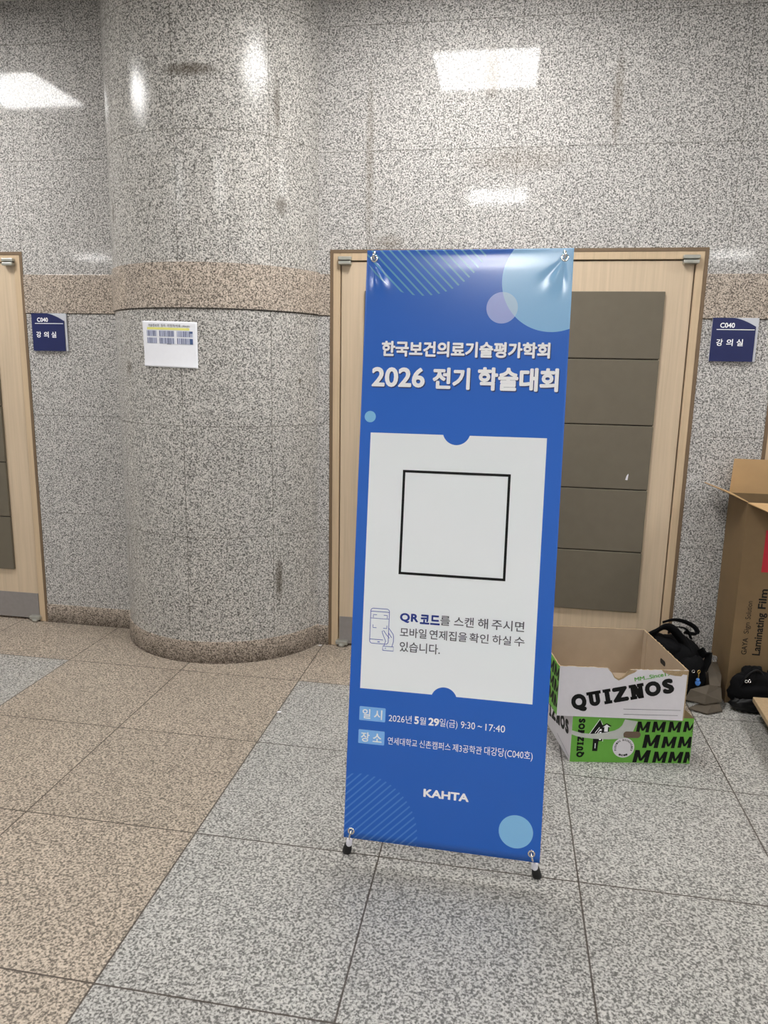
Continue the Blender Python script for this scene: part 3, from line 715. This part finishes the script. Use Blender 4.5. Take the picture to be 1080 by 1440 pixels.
for word, a0, a1, s in (('PUSHING BOUNDARIES', 205, -25, 1), ('SINCE 1981', 240, 300, -1)):
    for i, ch in enumerate(word):
        if ch == ' ': continue
        a = math.radians(a0 + (a1 - a0) * (i + .5) / len(word)); r = 33; up_ = Vector((math.cos(a), math.sin(a))) * s; rt = Vector((up_.y, -up_.x))
        p = Vector((209 + r * math.cos(a), 65 + r * math.sin(a)))
        text_box(m, ch, -2.6, 2.6, -4, 4, lambda X, Y, p=p, up_=up_, rt=rt: lf3(*(p + rt * X + up_ * Y)), .04)
m.build('emblem_lettering', M['ink_black'], lb, fix=False)
m = MB(); poly(m, [(-1, 136), (-1, 119), (20, 111), (50, 105), (92, 101), (150, 100), (205, 104), (206, 118), (240, 132), (246, 150), (256, 178), (205, 186), (196, 160), (184, 147), (168, 138), (130, 128), (80, 122), (40, 124)], lf3)
o = m.build('torn_strip', M['tape'], lb, fix=False); o['label'] = 'whitish torn strip across the green front'
m = MB(); poly(m, rrect(204, 107.5, 272, 135, 13), lf4); m.build('hand_hole', plain('hole_shade', (110, 92, 76), .9), lb, fix=False)
ll = plane_fn(LF + LB, -LB, outn(LF + LB, LF), .0006); m = MB(); LD = LB.length * 1000
slab_word(m, [(c, a * .93, b * .93) for c, a, b in QW], ll, 30, 30, math.radians(10), 58); m.build('side_lettering', M['ink_black'], lb, fix=False)
m = MB(); poly(m, [(270, 30), (430, 14), (430, 16), (270, 32)], ll); m.build('writing_line', M['ink_grey'], lb, fix=False)

# tall carton at the right
tx0, ty0, ty1, tz = 1.087, -.315, -.03, .962; tx1 = tx0 + .34
tall = thing('carton', 'tall brown carton with open flaps standing against the wall', 'box', ((tx0 + tx1) / 2, (ty0 + ty1) / 2, 0))
m = MB(); t_ = .005
m.box((tx0, ty0, 0), (tx1, ty0 + t_, tz)); m.box((tx0, ty1 - t_, 0), (tx1, ty1, tz)); m.box((tx0, ty0 + t_, 0), (tx0 + t_, ty1 - t_, tz)); m.box((tx1 - t_, ty0 + t_, 0), (tx1, ty1 - t_, tz)); m.box((tx0 + t_, ty0 + t_, 0), (tx1 - t_, ty1 - t_, t_))
tb = m.build('carton_body', M['kraft_dark'], tall)
def flap(name, a, b, c, d):
    m = MB(); a, b, c, d = map(Vector, (a, b, c, d)); n = (b - a).cross(d - a).normalized() * .004
    m.add([a, b, c, d, a + n, b + n, c + n, d + n], [(0, 1, 2, 3), (7, 6, 5, 4), (0, 1, 5, 4), (1, 2, 6, 5), (2, 3, 7, 6), (3, 0, 4, 7)]); m.build(name, M['kraft_flap'], tall)
M['kraft_flap'] = plain('kraft_flap_inside', (186, 152, 108), 0.75, var=0.05, scale=10)
flap('flap', (tx0, ty0, tz), (tx0, ty1, tz), (tx0 - .125, ty1 - .02, tz + .045), (tx0 - .10, ty0 + .035, tz + .045))
flap('flap', (tx0, ty1, tz), (tx1, ty1, tz), (tx1 - .01, ty1 - .004, tz + .165), (tx0 + .004, ty1 - .004, tz + .165))
flap('flap', (tx0, ty0, tz), (tx1, ty0, tz), (tx1 - .03, ty0 - .13, tz - .02), (tx0 + .06, ty0 - .13, tz - .02))
flap('flap', (tx1, ty0, tz), (tx1, ty1, tz), (tx1 + .11, ty1 - .02, tz - .05), (tx1 + .11, ty0 + .02, tz - .05))
tf = lambda X, Y: (X, ty0 - .0006, Y); rotu = lambda x, y: (-y, x)
m = MB()
tv = lambda X, Y: tf(-Y, X)
text_box(m, 'GAYA', .2455, .327, -1.157, -1.134, tv, .008); text_box(m, 'Sign', .348, .402, -1.163, -1.134, tv, -.006); text_box(m, 'Solution', .418, .505, -1.157, -1.134, tv, -.006)
text_box(m, 'Laminating', .246, .452, -1.227, -1.182, tv, .022); text_box(m, 'Film', .472, .566, -1.216, -1.182, tv, .022)
m.build('lettering', M['ink_black'], tb, fix=False)
m = MB(); poly(m, [(1.178, .645), (1.36, .645), (1.36, .84), (1.178, .84)], tf); m.build('red_label', M['red'], tb, fix=False)

# ------------------------------------------------------------------ soft bags
def blob(mb, c, size, seed=0, amp=.15, sq=3.0, rot=0.0, tilt=0.0, fold=0.0, nu=48, nv=32, mi=0):
    """a rounded-box lump with cloth folds"""
    b = len(mb.v); c = Vector(c); Rm = Matrix.Rotation(rot, 3, 'Z') @ Matrix.Rotation(tilt, 3, 'Y'); off = Vector((seed * 3.1, seed * 1.7, seed * 5.3))
    sg = lambda q, e: math.copysign(abs(q) ** e, q)
    e = 2.0 / sq
    for j in range(nv + 1):
        th = -PI / 2 + PI * j / nv
        for i in range(nu):
            ph = 2 * PI * i / nu
            p = Vector((sg(math.cos(th), e) * sg(math.cos(ph), e), sg(math.cos(th), e) * sg(math.sin(ph), e), sg(math.sin(th), e)))
            q = noise.noise(p * 1.3 + off) * amp + (noise.ridged_multi_fractal(p * 1.6 + off, 1.0, 2.0, 3, 1.0, 2.0, noise_basis='BLENDER') - 1.0) * fold
            p = Vector((p.x * size[0], p.y * size[1], p.z * size[2])) * (1 + q)
            w = c + Rm @ p; w.z = max(w.z, .001)
            mb.v.append(tuple(w))
    for j in range(nv):
        for i in range(nu):
            mb.f.append((b + j * nu + i, b + j * nu + (i + 1) % nu, b + (j + 1) * nu + (i + 1) % nu, b + (j + 1) * nu + i)); mb.m.append(mi)
def ribbon(mb, pts, wd, th, side):
    """a flat strap along pts; side is the direction of its width"""
    side = Vector(side).normalized(); P = [Vector(p) for p in pts]; b = len(mb.v)
    for i, p in enumerate(P):
        t = (P[min(i + 1, len(P) - 1)] - P[max(i - 1, 0)]).normalized(); s = (side - t * side.dot(t)).normalized(); n = t.cross(s)
        for a, c in ((-1, -1), (1, -1), (1, 1), (-1, 1)): mb.v.append(tuple(p + s * a * wd / 2 + n * c * th / 2))
    for i in range(len(P) - 1):
        for k in range(4): mb.f.append((b + 4 * i + k, b + 4 * i + (k + 1) % 4, b + 4 * i + 4 + (k + 1) % 4, b + 4 * i + 4 + k)); mb.m.append(0)
    mb.f.append((b, b + 1, b + 2, b + 3)); mb.m.append(0); e = b + 4 * (len(P) - 1); mb.f.append((e, e + 1, e + 2, e + 3)); mb.m.append(0)
def smoothpath(pts, k=6):
    P = [Vector(p) for p in pts]; o = []
    for i in range(len(P) - 1):
        p0, p1, p2, p3 = P[max(i - 1, 0)], P[i], P[i + 1], P[min(i + 2, len(P) - 1)]
        for j in range(k):
            t = j / k; o.append(.5 * ((2 * p1) + (p2 - p0) * t + (2 * p0 - 5 * p1 + 4 * p2 - p3) * t * t + (3 * p1 - p0 - 3 * p2 + p3) * t ** 3))
    o.append(P[-1]); return o

bag = thing('backpack', 'black backpack with straps slumped behind the stacked cartons', 'bag', (.86, -.24, 0))
m = MB(); blob(m, (.858, -.235, .138), (.120, .115, .140), 2, .10, 3.2, .25, -.18, .05); bb = m.build('bag_body', M['black_fabric'], bag, smooth=True)
m = MB(); blob(m, (.915, -.310, .112), (.072, .056, .112), 5, .10, 3.4, .30, -.10, .05); m.build('front_pocket', M['black_fabric'], bag, smooth=True)
m = MB(); blob(m, (.800, -.285, .252), (.080, .070, .042), 7, .15, 2.6, .2, .35, .05); m.build('top_flap', M['black_fabric'], bag, smooth=True)
m = MB(); ribbon(m, smoothpath([(.700, -.30, .285), (.745, -.31, .322), (.790, -.31, .352), (.830, -.30, .335), (.875, -.30, .285), (.91, -.31, .22), (.925, -.33, .15)]), .042, .010, (.4, -.5, .8)); m.build('shoulder_strap', M['black_fabric'], bag, smooth=True)
m = MB(); ribbon(m, smoothpath([(.800, -.20, .335), (.85, -.20, .352), (.905, -.20, .345), (.950, -.21, .322), (.955, -.22, .295), (.90, -.22, .300)]), .030, .008, (.2, -.7, .5)); m.build('shoulder_strap', M['black_fabric'], bag, smooth=True)
m = MB(); ribbon(m, smoothpath([(.82, -.245, .30), (.85, -.25, .333), (.90, -.25, .325), (.925, -.25, .280)]), .022, .006, (.1, -.8, .3)); m.build('carry_handle', M['black_fabric'], bag, smooth=True)
m = MB(); ribbon(m, [(.955, -.30, .25), (.975, -.315, .225), (.992, -.32, .232), (.988, -.33, .205), (.972, -.335, .16)], .05, .01, (.3, -.6, .6)); m.build('side_strap', M['black_fabric'], bag, smooth=False)
for p in ((.918, -.372, .165), (.955, -.27, .235), (.842, -.33, .225)):
    m = MB(); m.torus(p, (.3, -1, .2), .0065, .002, 16, 6); m.build('buckle', M['chrome'], bag, smooth=True)
ch = thing('charm', 'small blue charm on a brass clasp hanging from the black backpack', 'charm', (.937, -.385, .12))
m = MB(); m.torus((.937, -.393, .174), (.5, -1, 0), .007, .0022, 16, 6); m.tube([(.937, -.394, .167), (.937, -.395, .142)], .0022, 8); m.build('clasp', M['gold'], ch, smooth=True)
m = MB(); blob(m, (.936, -.395, .134), (.008, .008, .009), 1, .1, 2.2, nu=20, nv=14); blob(m, (.937, -.395, .117), (.009, .008, .012), 3, .1, 2.4, nu=20, nv=14); blob(m, (.928, -.395, .121), (.003, .003, .007), 3, .1, 2.2, nu=12, nv=8); blob(m, (.946, -.395, .121), (.003, .003, .007), 3, .1, 2.2, nu=12, nv=8)
m.build('figure', M['blue_charm'], ch, smooth=True)

def sheetfold(mb, pts, faces, th=.006):
    b = len(mb.v); V = [Vector(p) for p in pts]
    mb.add(V, faces); mb.add([v + Vector((0, .0, -th)) for v in V], [tuple(reversed(f)) for f in faces])
    ed = {}
    for f in faces:
        for i in range(len(f)): e = (f[i], f[(i + 1) % len(f)]); ed[e] = 1
    for (a, c) in ed:
        if (c, a) not in ed: mb.add([V[a], V[c], V[c] + Vector((0, 0, -th)), V[a] + Vector((0, 0, -th))], [(0, 1, 2, 3)])
ol = thing('cloth_bag', 'folded olive brown stiff cloth heaped between backpack and tall carton', 'cloth', (1.0, -.35, 0))
m = MB(); sheetfold(m, [(.895, -.440, .014), (.968, -.475, .010), (1.045, -.435, .014), (1.040, -.405, .034), (.950, -.415, .030), (.995, -.442, .034)], [(0, 1, 5), (1, 2, 5), (2, 3, 5), (3, 4, 5), (4, 0, 5)]); m.build('lower_fold', M['olive'], ol)
m = MB(); sheetfold(m, [(.885, -.412, .045), (.965, -.440, .040), (1.045, -.412, .048), (1.050, -.365, .095), (.990, -.392, .115), (.905, -.405, .090), (.97, -.425, .078)], [(0, 1, 6), (1, 2, 6), (2, 3, 6), (3, 4, 6), (4, 5, 6), (5, 0, 6)]); m.build('middle_fold', M['olive'], ol)
m = MB(); sheetfold(m, [(.992, -.385, .108), (1.045, -.37, .102), (1.062, -.31, .130), (1.060, -.24, .165), (1.03, -.21, .188), (1.004, -.28, .178), (1.03, -.31, .150)], [(0, 1, 6), (1, 2, 6), (2, 3, 6), (3, 4, 6), (4, 5, 6), (5, 0, 6)]); m.build('upper_fold', M['olive'], ol)
m = MB(); blob(m, (1.028, -.27, .055), (.030, .08, .058), 4, .1, 2.6, nu=24, nv=16); m.build('core', M['olive'], ol, smooth=True)
tg = NT('clear_film'); tg.bsdf.inputs['Transmission Weight'].default_value = .9; tg.bsdf.inputs['Roughness'].default_value = .08; tg.bsdf.inputs['IOR'].default_value = 1.35; tg.bsdf.inputs['Base Color'].default_value = (.9, .9, .9, 1)
m = MB(); blob(m, (1.032, -.245, .187), (.022, .018, .016), 9, .3, 2.2, fold=.15, nu=28, nv=18); o = m.build('plastic_wrapper', tg.mat)
setp(o, 'small crumpled clear plastic on top of the olive cloth', 'wrapper')

dk = thing('shoulder_bag', 'black crumpled bag lying in front of the tall carton', 'bag', (1.2, -.385, 0))
m = MB(); blob(m, (1.226, -.378, .092), (.138, .049, .096), 11, .22, 2.5, .0, .06, .10); m.build('bag_body', M['black_fabric'], dk, smooth=True)
m = MB(); blob(m, (1.180, -.395, .038), (.090, .036, .038), 13, .15, 2.4, .05, .0, .12); m.build('front_roll', M['black_leather'], dk, smooth=True)
m = MB(); blob(m, (1.165, -.375, .170), (.056, .040, .040), 15, .25, 2.2, .0, -.5, .12); blob(m, (1.30, -.37, .175), (.06, .04, .04), 17, .25, 2.2, .0, .2, .12); m.build('gathered_top', M['black_fabric'], dk, smooth=True)
m = MB(); ribbon(m, smoothpath([(1.115, -.40, .12), (1.13, -.41, .165), (1.165, -.41, .205), (1.20, -.40, .19), (1.24, -.42, .13), (1.27, -.425, .08)]), .022, .006, (.2, -.6, .6)); m.build('strap', M['black_leather'], dk, smooth=True)
for p in ((1.135, -.424, .158), (1.148, -.424, .160)):
    m = MB(); m.torus(p, (.3, -1, .3), .006, .0022, 14, 6); m.build('ring', M['chrome'], dk, smooth=True)

# ------------------------------------------------------------------ wooden pallet at the right edge
pal = thing('pallet', 'low pale wooden pallet at the right edge beside the black bag', 'pallet', (1.45, -.75, 0))
for k in range(3):
    m = MB(); x0 = 1.160 + k * .20
    m.add([(x0, -.455, .078), (x0 + .19, -.445, .078), (x0 + .165, -1.05, .078), (x0 - .035, -1.05, .078), (x0, -.455, .1), (x0 + .19, -.445, .1), (x0 + .165, -1.05, .1), (x0 - .035, -1.05, .1)],
          [(3, 2, 1, 0), (4, 5, 6, 7), (0, 1, 5, 4), (1, 2, 6, 5), (2, 3, 7, 6), (3, 0, 4, 7)]); m.build('deck_board', M['pine'], pal, bevel=.002)
m = MB(); m.box((1.26, -.50, .0), (1.72, -.46, .078)); m.build('runner', M['pine'], pal, bevel=.002)
m = MB(); m.box((1.26, -1.03, .0), (1.72, -.99, .078)); m.build('runner', M['pine'], pal, bevel=.002)

# ------------------------------------------------------------------ scraps
for i, (x, y, lab) in enumerate(((-.937, -.842, 'tiny white paper scrap on the slab joint left of the banner'), (-.957, -.03, 'tiny white paper scrap on the floor at the pillar foot'))):
    m = MB(); m.add([(x - .009, y - .004, .0012), (x + .008, y - .002, .0012), (x + .010, y + .006, .004), (x - .006, y + .005, .0025)], [(0, 1, 2, 3)])
    o = m.build('paper_scrap', M['paper']); md = o.modifiers.new('thickness', 'SOLIDIFY'); md.thickness = .001; setp(o, lab, 'paper scrap')
